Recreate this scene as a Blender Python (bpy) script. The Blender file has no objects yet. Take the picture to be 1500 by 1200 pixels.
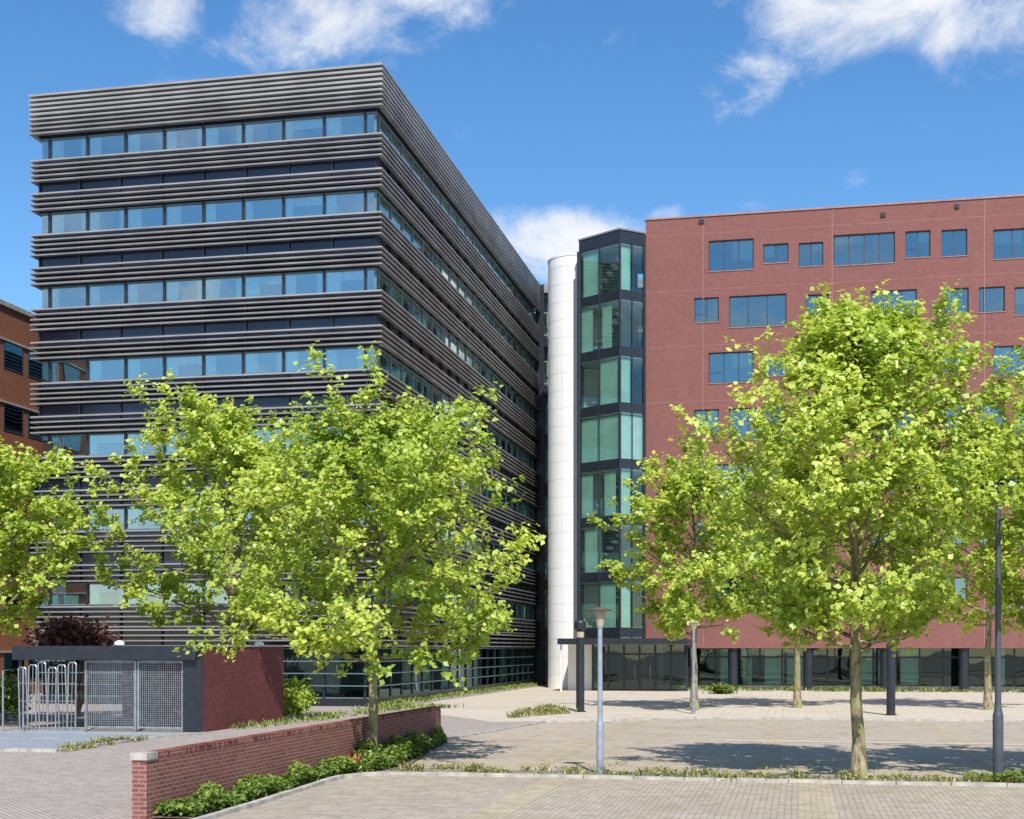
import bpy, math, random
import numpy as np
from mathutils import Vector, Matrix
random.seed(7); rng=np.random.default_rng(7)
TH=math.radians(-11.83); E=(math.cos(TH),math.sin(TH)); D1=(-math.sin(TH),math.cos(TH))
CAMH=2.6
def w2g(X,Y): return (X*E[0]+Y*E[1], X*D1[0]+Y*D1[1])
def g2w(u,v): return (u*E[0]+v*D1[0], u*E[1]+v*D1[1])
def ground(px,py):            # survey of the ground plan -> world XY
    Y=2000*CAMH/(py-950.0); return ((px-750)/2000*Y, Y)
def gg(px,py): return w2g(*ground(px,py))
def u_at(px,v):
    d=((px-750)/2000,1.0); s=v/(d[0]*D1[0]+d[1]*D1[1]); return s*(d[0]*E[0]+d[1]*E[1]), s
def z_at(py,Y): return CAMH+(950-py)*Y/2000.0

scene=bpy.context.scene
COL=scene.collection
# ------------------------------------------------------------------ materials
MATS={}
def new_mat(name):
    m=bpy.data.materials.new(name); m.use_nodes=True
    nt=m.node_tree
    for n in list(nt.nodes): nt.nodes.remove(n)
    out=nt.nodes.new('ShaderNodeOutputMaterial'); MATS[name]=m
    return m,nt,out
def N(nt,t,**k):
    n=nt.nodes.new(t)
    for a,b in k.items(): setattr(n,a,b)
    return n
def math_(nt,op,a,b=None,c=None,clamp=False):
    n=N(nt,'ShaderNodeMath',operation=op); n.use_clamp=clamp
    for i,x in enumerate((a,b,c)):
        if x is None: continue
        if isinstance(x,(int,float)): n.inputs[i].default_value=x
        else: nt.links.new(x,n.inputs[i])
    return n.outputs[0]
def mixc(nt,f,a,b,mode='MIX'):
    n=N(nt,'ShaderNodeMix',data_type='RGBA',blend_type=mode)
    for s,x in ((n.inputs[0],f),(n.inputs[6],a),(n.inputs[7],b)):
        if isinstance(x,(int,float)): s.default_value=x
        elif isinstance(x,tuple): s.default_value=(*x,1) if len(x)==3 else x
        else: nt.links.new(x,s)
    return n.outputs[2]
def noise(nt,vec,scale,detail=3,rough=.55):
    n=N(nt,'ShaderNodeTexNoise'); n.inputs['Scale'].default_value=scale; n.inputs['Detail'].default_value=detail
    n.inputs['Roughness'].default_value=rough
    if vec is not None: nt.links.new(vec,n.inputs['Vector'])
    return n.outputs['Fac']
def objco(nt): return N(nt,'ShaderNodeTexCoord').outputs['Object']
def ramp(nt,f,lo,hi,smooth=True):
    n=N(nt,'ShaderNodeMapRange'); n.interpolation_type='SMOOTHSTEP' if smooth else 'LINEAR'
    nt.links.new(f,n.inputs[0]); n.inputs[1].default_value=lo; n.inputs[2].default_value=hi
    return n.outputs[0]
def principled(nt,out,col,rough=.7,metal=0,spec=.5,bump=None,bstr=.3,bdist=.01):
    p=N(nt,'ShaderNodeBsdfPrincipled')
    if isinstance(col,tuple): p.inputs['Base Color'].default_value=(*col,1)
    else: nt.links.new(col,p.inputs['Base Color'])
    p.inputs['Roughness'].default_value=rough
    p.inputs['Metallic'].default_value=metal
    p.inputs['Specular IOR Level'].default_value=spec
    nt.links.new(p.outputs[0],out.inputs[0]); return p
def diffuse(nt,out,col):
    d=N(nt,'ShaderNodeBsdfDiffuse'); d.inputs['Roughness'].default_value=0
    if isinstance(col,tuple): d.inputs[0].default_value=(*col,1)
    else: nt.links.new(col,d.inputs[0])
    nt.links.new(d.outputs[0],out.inputs[0])
def plain(name,col,rough=.6,metal=0,var=.15,scale=3,spec=.5):
    m,nt,out=new_mat(name); co=objco(nt)
    f=noise(nt,co,scale,2)
    c=mixc(nt,ramp(nt,f,.3,.7,False),tuple(x*(1-var) for x in col),tuple(min(1,x*(1+var)) for x in col))
    if rough>=.8: diffuse(nt,out,c)
    else: principled(nt,out,c,rough,metal,spec)
    return m
def brickmat(name,c1,c2,mortar,bw,bh,ms,vertical=True,rot=0,stain=.25,big=.25,offset=.5,moss=None):
    m,nt,out=new_mat(name); co=objco(nt)
    sx=N(nt,'ShaderNodeSeparateXYZ'); nt.links.new(co,sx.inputs[0])
    cb=N(nt,'ShaderNodeCombineXYZ')
    if vertical:
        nt.links.new(math_(nt,'ADD',sx.outputs[0],sx.outputs[1]),cb.inputs[0]); nt.links.new(sx.outputs[2],cb.inputs[1])
    else:
        nt.links.new(sx.outputs[0],cb.inputs[0]); nt.links.new(sx.outputs[1],cb.inputs[1])
    vec=cb.outputs[0]
    if rot:
        mp=N(nt,'ShaderNodeMapping'); mp.inputs['Rotation'].default_value=(0,0,rot); nt.links.new(vec,mp.inputs[0]); vec=mp.outputs[0]
    b=N(nt,'ShaderNodeTexBrick'); b.offset=offset
    b.inputs['Color1'].default_value=(*c1,1); b.inputs['Color2'].default_value=(*c2,1); b.inputs['Mortar'].default_value=(*mortar,1)
    b.inputs['Scale'].default_value=1; b.inputs['Mortar Size'].default_value=ms; b.inputs['Brick Width'].default_value=bw; b.inputs['Row Height'].default_value=bh
    b.inputs['Mortar Smooth'].default_value=.2
    nt.links.new(vec,b.inputs['Vector'])
    n1=noise(nt,co,.3,4,.65); n2=noise(nt,co,2.7,4,.72)
    c=mixc(nt,math_(nt,'MULTIPLY',ramp(nt,n1,.38,.68),big),b.outputs['Color'],tuple(x*.6 for x in c1))
    c=mixc(nt,math_(nt,'MULTIPLY',ramp(nt,n2,.42,.75),stain),c,tuple(min(1,x*1.3+.02) for x in c2))
    c=mixc(nt,math_(nt,'MULTIPLY',ramp(nt,n2,.52,.25),stain*.8),c,tuple(x*.5 for x in c1))
    if moss:
        n4=noise(nt,co,1.1,3,.7)
        c=mixc(nt,math_(nt,'MULTIPLY',ramp(nt,n4,.52,.70),.55),c,moss)
    diffuse(nt,out,c)
    return m
brickmat('red_brick',(.268,.116,.103),(.225,.093,.084),(.235,.13,.118),.22,.066,.007,big=.14,stain=.16)
brickmat('orange_brick',(.38,.16,.09),(.30,.115,.07),(.25,.16,.12),.22,.066,.008)
brickmat('shed_brick',(.215,.058,.05),(.12,.04,.045),(.17,.10,.09),.21,.066,.009,big=.15)
brickmat('wall_brick',(.32,.12,.098),(.22,.078,.064),(.32,.25,.21),.21,.068,.011,stain=.35)
brickmat('plaza_pavers',(.54,.455,.355),(.45,.38,.30),(.28,.23,.17),.21,.105,.008,vertical=False,stain=.45,big=.38,moss=(.34,.28,.18))
brickmat('street_pavers',(.50,.43,.34),(.41,.35,.285),(.25,.21,.16),.21,.105,.008,vertical=False,rot=math.radians(90),stain=.5,big=.42,moss=(.33,.28,.175))
brickmat('path_pavers',(.48,.41,.365),(.38,.33,.295),(.23,.19,.16),.21,.105,.010,vertical=False,rot=math.radians(45),stain=.4,big=.3)
brickmat('yellow_pavers',(.54,.455,.32),(.46,.39,.285),(.27,.225,.155),.21,.105,.011,vertical=False,stain=.55,big=.45,moss=(.37,.32,.21))
brickmat('light_slabs',(.64,.56,.45),(.57,.50,.41),(.34,.29,.22),.6,.3,.014,vertical=False,stain=.4,big=.3)
brickmat('sandy_joint_pavers',(.40,.34,.255),(.32,.275,.21),(.19,.17,.10),.21,.105,.018,vertical=False,stain=.6,big=.5,moss=(.22,.21,.10))
plain('asphalt',(.29,.315,.355),.9,var=.12,scale=2)
plain('concrete',(.45,.42,.37),.85,var=.25,scale=4)
plain('soil',(.17,.14,.095),.95,var=.4,scale=5)
plain('dry_twigs',(.40,.20,.08),.95,var=.3,scale=5)
plain('white_paint',(.75,.75,.72),.6,var=.08)
plain('white_panel',(.86,.86,.85),.85,var=.03,scale=.6)
plain('joint_grey',(.62,.62,.61),.85)
plain('slat_metal',(.265,.255,.245),.45,metal=.25,var=.2,scale=.6)
plain('slat_metal_light',(.34,.33,.315),.45,metal=.25,var=.16,scale=.6)
plain('navy_panel',(.016,.021,.042),.15,var=.3,scale=.3,spec=.6)
plain('dark_metal',(.020,.025,.034),.35,var=.2)
plain('dark_post',(.07,.08,.10),.5)
plain('frosted',(.45,.38,.28),.35,var=.15,scale=8)
plain('lamp_cap',(.14,.10,.07),.5)
plain('frame_blue',(.035,.06,.085),.4,var=.1)
plain('frame_teal',(.13,.20,.22),.4,var=.1)
plain('galvanised',(.34,.36,.38),.42,metal=.5,var=.2,scale=6)
plain('post_grey',(.33,.38,.45),.5,metal=.2,var=.15,scale=5)
plain('ceiling',(.62,.66,.64),.9,var=.1,scale=.7)
plain('interior_wall',(.24,.30,.31),.9,var=.5,scale=.3)
plain('tower_core',(.24,.35,.31),.9,var=.5,scale=.35)
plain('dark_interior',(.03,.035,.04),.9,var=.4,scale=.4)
plain('curtain',(.84,.90,.89),.9,var=.08,scale=3)
plain('green_curtain',(.62,.83,.74),.9,var=.1,scale=1)
plain('coping',(.33,.2,.18),.7,var=.15)
plain('roof_grey',(.18,.18,.18),.9)
def glassmat(name,tint,refl,base=.25,fres=.9,wav=.02):
    m,nt,out=new_mat(name)
    t=N(nt,'ShaderNodeBsdfTransparent'); t.inputs[0].default_value=(*tint,1)
    g=N(nt,'ShaderNodeBsdfGlossy'); g.inputs[0].default_value=(*refl,1); g.inputs['Roughness'].default_value=0
    lw=N(nt,'ShaderNodeLayerWeight'); lw.inputs[0].default_value=.45
    co=objco(nt)
    b=N(nt,'ShaderNodeBump'); b.inputs['Strength'].default_value=wav; b.inputs['Distance'].default_value=.3
    nt.links.new(noise(nt,co,.8,0),b.inputs['Height']); nt.links.new(b.outputs[0],g.inputs['Normal'])
    f=math_(nt,'ADD',math_(nt,'MULTIPLY',lw.outputs['Fresnel'],fres),base,clamp=True)
    mx=N(nt,'ShaderNodeMixShader'); nt.links.new(f,mx.inputs[0]); nt.links.new(t.outputs[0],mx.inputs[1]); nt.links.new(g.outputs[0],mx.inputs[2])
    nt.links.new(mx.outputs[0],out.inputs[0]); return m
glassmat('office_glass',(.72,.93,.93),(.82,1.0,1.0),.34,.8)
glassmat('stair_glass',(.80,.96,.90),(.65,.85,.82),.10,.6)
glassmat('blue_glass',(.42,.58,.60),(.55,.80,.86),.25,.8)
glassmat('ground_glass',(.55,.75,.70),(.5,.65,.65),.08,.7)
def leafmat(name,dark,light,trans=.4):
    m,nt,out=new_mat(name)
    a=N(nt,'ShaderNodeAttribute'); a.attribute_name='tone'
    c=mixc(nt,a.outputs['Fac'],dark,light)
    d=N(nt,'ShaderNodeBsdfDiffuse'); nt.links.new(c,d.inputs[0])
    t=N(nt,'ShaderNodeBsdfTranslucent'); nt.links.new(mixc(nt,1.0,c,(1.0,1.0,.45),'MULTIPLY'),t.inputs[0])
    mx=N(nt,'ShaderNodeMixShader'); mx.inputs[0].default_value=trans
    nt.links.new(d.outputs[0],mx.inputs[1]); nt.links.new(t.outputs[0],mx.inputs[2])
    g=N(nt,'ShaderNodeBsdfGlossy'); g.inputs['Roughness'].default_value=.45; g.inputs[0].default_value=(.9,.95,.85,1)
    m2=N(nt,'ShaderNodeMixShader'); m2.inputs[0].default_value=.04
    nt.links.new(mx.outputs[0],m2.inputs[1]); nt.links.new(g.outputs[0],m2.inputs[2]); nt.links.new(m2.outputs[0],out.inputs[0]); return m
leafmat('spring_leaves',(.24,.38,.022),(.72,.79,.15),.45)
leafmat('ivy_leaves',(.05,.11,.018),(.30,.40,.07),.25)
leafmat('weed_leaves',(.14,.16,.045),(.46,.43,.17),.25)
leafmat('grass_leaves',(.11,.18,.03),(.35,.42,.10),.25)
leafmat('purple_leaves',(.045,.016,.018),(.16,.06,.05),.2)
def barkmat():
    m,nt,out=new_mat('bark'); co=objco(nt)
    mp=N(nt,'ShaderNodeMapping'); mp.inputs['Scale'].default_value=(1,1,.35); nt.links.new(co,mp.inputs[0])
    f=noise(nt,mp.outputs[0],9,3,.65); f2=noise(nt,co,2.2,1)
    c=mixc(nt,ramp(nt,f,.35,.65),(.13,.10,.06),(.38,.32,.20)); c=mixc(nt,math_(nt,'MULTIPLY',ramp(nt,f2,.45,.6),.6),c,(.27,.26,.11))
    diffuse(nt,out,c)
barkmat()

# ------------------------------------------------------------------ mesh builder
class B:
    def __init__(s): s.v=[];s.f=[];s.m=[];s.mats=[]
    def mi(s,m):
        if m not in s.mats: s.mats.append(m)
        return s.mats.index(m)
    def face(s,pts,m):
        i=len(s.v); s.v.extend(pts); s.f.append(tuple(range(i,i+len(pts)))); s.m.append(s.mi(m))
    def box(s,x0,x1,y0,y1,z0,z1,m,top=None,bot=None):
        p=[(x0,y0,z0),(x1,y0,z0),(x1,y1,z0),(x0,y1,z0),(x0,y0,z1),(x1,y0,z1),(x1,y1,z1),(x0,y1,z1)]
        i=len(s.v); s.v.extend(p); k=s.mi(m); kt=s.mi(top) if top else k; kb=s.mi(bot) if bot else k
        for f,mm in (((0,3,2,1),kb),((4,5,6,7),kt),((0,1,5,4),k),((1,2,6,5),k),((2,3,7,6),k),((3,0,4,7),k)):
            s.f.append(tuple(i+j for j in f)); s.m.append(mm)
    def ring(s,x0,x1,y0,y1,i_,o,z0,z1,m):
        a=[(x0-o,y0-o),(x1+o,y0-o),(x1+o,y1+o),(x0-o,y1+o)]; b=[(x0-i_,y0-i_),(x1+i_,y0-i_),(x1+i_,y1+i_),(x0-i_,y1+i_)]
        for k in range(4):
            j=(k+1)%4
            A,Bq,C,Dq=a[k],a[j],b[j],b[k]
            s.face([(*A,z1),(*Bq,z1),(*C,z1),(*Dq,z1)],m); s.face([(*A,z0),(*Dq,z0),(*C,z0),(*Bq,z0)],m)
            s.face([(*A,z0),(*Bq,z0),(*Bq,z1),(*A,z1)],m); s.face([(*Dq,z1),(*C,z1),(*C,z0),(*Dq,z0)],m)
    def poly(s,pts,z,m): s.face([(x,y,z) for x,y in pts],m)
    def prism(s,pts,z0,z1,m,top=None):
        n=len(pts)
        s.face([(x,y,z1) for x,y in pts],top or m); s.face([(x,y,z0) for x,y in reversed(pts)],m)
        for i in range(n):
            a=pts[i];b=pts[(i+1)%n]; s.face([(*a,z0),(*b,z0),(*b,z1),(*a,z1)],m)
    def tube(s,pts,rad,m,n=8,cap=True):
        pts=[Vector(p) for p in pts]; 
        if isinstance(rad,(int,float)): rad=[rad]*len(pts)
        base=len(s.v); k=s.mi(m)
        for i,p in enumerate(pts):
            t=(pts[min(i+1,len(pts)-1)]-pts[max(i-1,0)]).normalized()
            a=Vector((0,0,1)) if abs(t.z)<.9 else Vector((1,0,0))
            x=t.cross(a).normalized(); y=t.cross(x).normalized()
            for j in range(n):
                q=2*math.pi*j/n; s.v.append(tuple(p+(x*math.cos(q)+y*math.sin(q))*rad[i]))
        for i in range(len(pts)-1):
            for j in range(n):
                a=base+i*n+j; b=base+i*n+(j+1)%n
                s.f.append((a,b,b+n,a+n)); s.m.append(k)
        if cap:
            s.f.append(tuple(base+j for j in range(n))); s.m.append(k)
            e=base+(len(pts)-1)*n; s.f.append(tuple(e+j for j in reversed(range(n)))); s.m.append(k)
    def lathe(s,cx,cy,prof,m,n=24):
        base=len(s.v);k=s.mi(m)
        for r,z in prof:
            for j in range(n):
                q=2*math.pi*j/n; s.v.append((cx+r*math.cos(q),cy+r*math.sin(q),z))
        for i in range(len(prof)-1):
            for j in range(n):
                a=base+i*n+j;b=base+i*n+(j+1)%n
                s.f.append((a,b,b+n,a+n)); s.m.append(k)
    def wall_u(s,u0,u1,v,z0,z1,ops,depth,m,reveal=None):
        us=sorted({u0,u1,*[x for o in ops for x in o[:2] if u0<x<u1]}); zs=sorted({z0,z1,*[x for o in ops for x in o[2:4] if z0<x<z1]})
        for i in range(len(us)-1):
            for j in range(len(zs)-1):
                cu=(us[i]+us[i+1])/2; cz=(zs[j]+zs[j+1])/2
                if any(o[0]<cu<o[1] and o[2]<cz<o[3] for o in ops): continue
                s.face([(us[i],v,zs[j]),(us[i+1],v,zs[j]),(us[i+1],v,zs[j+1]),(us[i],v,zs[j+1])],m)
        r=reveal or m
        for a,b,c,d in [o[:4] for o in ops]:
            w=v+depth
            s.face([(a,v,c),(a,w,c),(b,w,c),(b,v,c)],r); s.face([(a,v,d),(b,v,d),(b,w,d),(a,w,d)],r)
            s.face([(a,v,c),(a,v,d),(a,w,d),(a,w,c)],r); s.face([(b,v,c),(b,w,c),(b,w,d),(b,v,d)],r)
    def make(s,name,parent=None,rot=None,loc=(0,0,0),smooth=False):
        me=bpy.data.meshes.new(name); me.from_pydata(s.v,[],s.f)
        for m in s.mats: me.materials.append(MATS[m])
        me.polygons.foreach_set('material_index',s.m)
        if smooth: me.polygons.foreach_set('use_smooth',[True]*len(s.f))
        me.update()
        o=bpy.data.objects.new(name,me); COL.objects.link(o)
        if parent: o.parent=parent
        else:
            o.location=loc
            if rot is not None: o.rotation_euler=(0,0,rot)
        return o
def empty(name,rot=0,loc=(0,0,0)):
    e=bpy.data.objects.new(name,None); e.empty_display_size=.5; e.location=loc; e.rotation_euler=(0,0,rot); COL.objects.link(e); return e

def quadmesh(name,V,tone4,mat):
    n=len(V)//4
    me=bpy.data.meshes.new(name); me.vertices.add(4*n); me.vertices.foreach_set('co',V.astype(np.float32).ravel())
    me.loops.add(4*n); me.loops.foreach_set('vertex_index',np.arange(4*n,dtype=np.int32))
    me.polygons.add(n); me.polygons.foreach_set('loop_start',np.arange(0,4*n,4,dtype=np.int32))
    try: me.polygons.foreach_set('loop_total',np.full(n,4,dtype=np.int32))
    except Exception: pass
    a=me.attributes.new('tone','FLOAT','POINT'); a.data.foreach_set('value',np.clip(tone4,0,1).astype(np.float32))
    me.materials.append(MATS[mat]); me.update(calc_edges=True); me.validate()
    o=bpy.data.objects.new(name,me); COL.objects.link(o); return o
def leafmesh(name,P,Nrm,size,tone,mat,parent=None,rot=None,elong=1.25,fold=.25,loc=(0,0,0)):
    n=len(P); Nrm=Nrm/np.linalg.norm(Nrm,axis=1,keepdims=True)
    r=rng.normal(size=(n,3)); T=np.cross(Nrm,r); T/=np.linalg.norm(T,axis=1,keepdims=True)+1e-9
    S=np.cross(Nrm,T); s=(size*rng.uniform(.6,1.35,n))[:,None]
    f=fold*s*Nrm
    V=np.stack([P-T*s*.5*elong, P+S*s*.5+f*.5-T*s*.08, P+T*s*.5*elong-f*.6, P-S*s*.5+f*.5-T*s*.08],1).reshape(-1,3)
    o=quadmesh(name,V,np.repeat(tone,4),mat)
    if parent: o.parent=parent
    else:
        o.location=loc
        if rot is not None: o.rotation_euler=(0,0,rot)
    return o

# ------------------------------------------------------------------ trees
def tree(X,Y,H,h0,R,seed,nl=34,subs=8,tw=5,lv=19,leaf=.135,tr=.16,peak=.28,bias=(0,0),name='plane_tree'):
    rs=np.random.default_rng(seed)
    e=empty(name,loc=(X,Y,0))
    b=B()
    L=[];off=np.zeros(2); nseg=12
    for i in range(nseg+1):
        t=i/nseg; L.append(np.array([off[0],off[1],t*H*.93])); off=off+rs.normal(size=2)*(.02+.07*t)+np.array(bias)*.06*t
    def rl(t): return max(.012,tr*(1-t)**.85*(1+.35*math.exp(-t*40)))
    b.tube(L,[rl(i/nseg) for i in range(nseg+1)],'bark',10)
    def lp(t):
        x=t*nseg; i=min(int(x),nseg-1); return L[i]*(1-(x-i))+L[i+1]*(x-i)
    P=[];Nn=[];Tn=[]
    az=rs.uniform(0,6)
    for k in range(nl):
        t=(k+.5)/nl
        hh=h0*.92+(H*.86-h0*.92)*t**1.05
        az+=2.4+rs.normal()*.25
        prof=( (t+.35)/(peak+.35) if t<peak else ((1-t)/(1-peak))**.72 )
        prof=min(prof,1)
        Ln=R*max(prof,.16)*rs.uniform(.74,1.18)*(1+math.cos(az)*bias[0]+math.sin(az)*bias[1])
        el=math.radians(6+52*t+rs.normal()*6)
        d=np.array([math.cos(az)*math.cos(el),math.sin(az)*math.cos(el),math.sin(el)])
        Lr=Ln/max(math.cos(el),.55)
        p=lp(hh/(H*.93)); pts=[p]; dd=d.copy(); ns=7
        for i in range(ns):
            dd=dd+np.array([0,0,.065*(1-t)])+rs.normal(size=3)*.07; dd/=np.linalg.norm(dd)
            pts.append(pts[-1]+dd*Lr/ns)
        r0=rl(hh/(H*.93))*.5+.008
        b.tube(pts,[max(.008,r0*(1-i/(ns+.5))) for i in range(ns+1)],'bark',5,cap=False)
        ct=rs.normal()*.12
        for q in range(subs):
            f=.16+.84*(q+rs.uniform(0,1))/subs
            x=f*ns; i=min(int(x),ns-1); p0=pts[i]*(1-(x-i))+pts[i+1]*(x-i)
            ax=pts[i+1]-pts[i]; ax/=np.linalg.norm(ax)
            side=np.cross(ax,rs.normal(size=3)*np.array([.55,.55,1])); side/=np.linalg.norm(side)+1e-9
            sd=ax*rs.uniform(.5,1)+side*rs.uniform(.6,1)+np.array([0,0,.28]); sd/=np.linalg.norm(sd)
            sl=(.34*Lr*(1.15-f*.55))*rs.uniform(.6,1.2)+.25
            sl=min(sl,1.6)
            p1=p0+sd*sl*.5+rs.normal(size=3)*.04; p2=p0+sd*sl+np.array([0,0,.08])+rs.normal(size=3)*.07
            b.tube([p0,p1,p2],[.012+.006*(1-f),.009,.004],'bark',3,cap=False)
            st=ct+rs.normal()*.12
            for w in range(tw):
                g=rs.uniform(.15,1.0) if w else 1.0
                pb=p0+(p2-p0)*g
                td=sd*.7+rs.normal(size=3)*.6+np.array([0,0,.35]); td/=np.linalg.norm(td)
                tl=rs.uniform(.25,.65)
                m=lv
                a=rs.uniform(0,1,m)**.7
                pp=pb+np.outer(a,td)*tl+rs.normal(size=(m,3))*np.array([.09,.09,.07])
                P.append(pp)
                out=pp-np.array([0,0,H*.45]); out/=np.linalg.norm(out,axis=1,keepdims=True)
                Nn.append(out*.35+np.array([0,-.4,.7])+rs.normal(size=(m,3))*.5)
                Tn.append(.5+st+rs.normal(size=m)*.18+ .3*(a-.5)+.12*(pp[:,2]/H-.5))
    b.make('trunk',e,smooth=True)
    P=np.concatenate(P);Nn=np.concatenate(Nn);Tn=np.concatenate(Tn)
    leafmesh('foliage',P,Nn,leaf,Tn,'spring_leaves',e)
    return e
T=lambda px,py:ground(px,py)
tree(*T(545,1118),7.55,2.45,3.95,11,nl=42,lv=18,leaf=.108,tr=.125,peak=.33)
tree(*T(1258,1140),9.8,2.65,3.3,21,nl=48,lv=17,leaf=.106,tr=.135,peak=.25)
x,y=((1590-750)/2000*27.2,27.2); tree(x,y,8.6,2.6,3.1,31,nl=36,lv=17,leaf=.11)
tree((345-750)/2000*47,47,11.0,3.3,4.2,41,nl=40,subs=7,lv=15,leaf=.15,bias=(-.34,0))
tree((-25-750)/2000*45,45,9.3,3.1,3.9,51,nl=36,subs=7,lv=15,leaf=.15)
tree(*T(1017,1041),10.6,3.4,3.6,61,nl=38,subs=7,lv=14,leaf=.155,bias=(-.12,0))
tree(*T(1168,1037),11.0,3.6,4.0,71,nl=34,subs=7,lv=13,leaf=.16)
tree(*T(1447,1040),12.6,3.8,4.4,81,nl=36,subs=7,lv=13,leaf=.16)

# ------------------------------------------------------------------ dark slatted office
CU,CV=w2g(-6.04,61.0); AW=16.55
A0,A1,V0,V1=CU-AW,CU,CV,CV+37.2
off=empty('slatted_office_building',TH)
zb=[25.57-3.49*k for k in range(7)]; WH=1.02; TOP=28.55
b=B()
b.box(A0,A1,V0,V1,zb[0]+WH,TOP,'navy_panel','roof_grey','ceiling')
for k in range(7):
    lo=zb[k+1]+WH if k<6 else 2.62
    b.box(A0,A1,V0,V1,lo,zb[k],'navy_panel','ceiling','ceiling')
b.box(A0,A1,V0,V1,0,.35,'dark_metal')
b.make('spandrels',off)
b=B(); b.box(A0+4.5,A1-4.5,V0+4.5,V1-4.5,.35,zb[0]+WH,'interior_wall'); 
for k in range(7):
    for i in range(1,8):
        u=A0+AW/8*i
        if random.random()<.5: b.box(u-.06,u+.06,V0+.8,V0+4.5,zb[k],zb[k]+WH,'ceiling')
    for i in range(1,20):
        v=V0+37.2/20*i
        if random.random()<.45: b.box(A1-4.5,A1-.8,v-.06,v+.06,zb[k],zb[k]+WH,'ceiling')
b.make('core',off)
b=B(); 
def slat(z,m='slat_metal',o=.34,t=.07): b.ring(A0,A1,V0,V1,.12,o,z,z+t,m)
for i in range(9): slat(26.72+i*.222,'slat_metal_light' if i>2 else 'slat_metal',.38,.10 if i>3 else .08)
for k in range(7):
    lo=zb[k+1]+WH if k<6 else 2.62
    for i in range(5): slat(zb[k]-.12-i*.235,'slat_metal_light' if i==0 else 'slat_metal')
    for i in range(4): 
        z=lo+.06+i*.245
        if z<zb[k]-1.15: slat(z,'slat_metal_light' if i==3 else 'slat_metal')
for z in (.9,1.45,2.0): b.ring(A0,A1,V0,V1,.1,.16,z,z+.045,'frame_teal')
b.make('slats',off)
b=B()
for i in range(0,9):
    u=A0+AW/8*i
    for k in range(7):
        lo=zb[k+1]+WH if k<6 else 2.62
        b.box(u-.03,u+.03,V0-.117,V0-.003,lo+.02,zb[k]-.02,'dark_metal')
    b.box(u-.03,u+.03,V0-.117,V0-.003,zb[0]+WH+.05,TOP-.05,'dark_metal')
for i in range(0,21):
    v=V0+37.2/20*i
    for k in range(7):
        lo=zb[k+1]+WH if k<6 else 2.62
        b.box(A1+.003,A1+.117,v-.03,v+.03,lo+.02,zb[k]-.02,'dark_metal')
b.make('slat_brackets',off)
g=B();fr=B();cu=B()
for k in range(8):
    z0,z1=(zb[k],zb[k]+WH) if k<7 else (.35,2.62)
    g.face([(A0+.05,V0+.08,z0),(A1-.08,V0+.08,z0),(A1-.08,V0+.08,z1),(A0+.05,V0+.08,z1)],'office_glass' if k<7 else 'ground_glass')
    g.face([(A1-.08,V0+.08,z0),(A1-.08,V1,z0),(A1-.08,V1,z1),(A1-.08,V0+.08,z1)],'office_glass' if k<7 else 'ground_glass')
    g.face([(A0+.05,V0+.08,z0),(A0+.05,V0+.08,z1),(A0+.05,V1,z1),(A0+.05,V1,z0)],'office_glass')
    n=8
    for i in range(n+1):
        u=A0+.45+(AW-1.0)/n*i
        fr.box(u-.055,u+.055,V0+.0,V0+.14,z0+.001,z1-.001,'dark_metal')
        if i<n and k<7:
            w=(AW-1.0)/n
            cw=random.choice([.3,.45,.55,.65])
            cu.face([(u+.1,V0+.16,z0+.01),(u+.1+cw,V0+.20,z0+.01),(u+.1+cw,V0+.20,z1-.01),(u+.1,V0+.16,z1-.01)],'curtain')
            if random.random()<.3: cu.face([(u+w-.4,V0+.22,z0+.01),(u+w-.08,V0+.22,z0+.01),(u+w-.08,V0+.22,z1-.01),(u+w-.4,V0+.22,z1-.01)],'curtain')
            if random.random()<.2: cu.face([(u+.1,V0+.3,z1-.4),(u+w-.1,V0+.3,z1-.4),(u+w-.1,V0+.3,z1-.01),(u+.1,V0+.3,z1-.01)],'curtain')
    fr.box(A0,A1,V0+.01,V0+.15,z0-.02,z0+.05,'frame_teal') ; fr.box(A0,A1,V0+.01,V0+.15,z1-.05,z1+.02,'frame_teal')
    fr.box(A1-.15,A1-.01,V0+.153,V1,z0-.02,z0+.05,'frame_teal') ; fr.box(A1-.15,A1-.01,V0+.153,V1,z1-.05,z1+.02,'frame_teal')
    fr.box(A1-.13,A1-.03,V0+.03,V0+.13,z0+.06,z1-.06,'frame_teal')
    m=20
    for i in range(m+1):
        v=V0+.5+(37.2-.6)/m*i
        fr.box(A1-.14,A1-.02,v-.045,v+.045,z0+.051,z1-.051,'frame_teal' if k<7 else 'dark_metal')
        if i<m and k<7 and random.random()<.85:
            cw=random.choice([.3,.5,.8,1.7,1.7]); cu.face([(A1-.3,v+.08,z0+.01),(A1-.3,v+.08+cw,z0+.01),(A1-.3,v+.08+cw,z1-.01),(A1-.3,v+.08,z1-.01)],'curtain')
for i in range(14):
    if random.random()<.6:
        v=V0+2.6*i+.4; w=random.choice([.8,1.6]); cu.face([(A1-.6,v,.4),(A1-.6,v+w,.4),(A1-.6,v+w,2.55),(A1-.6,v,2.55)],'green_curtain')
g.make('glazing',off);fr.make('window_frames',off);cu.make('curtains',off)

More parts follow.
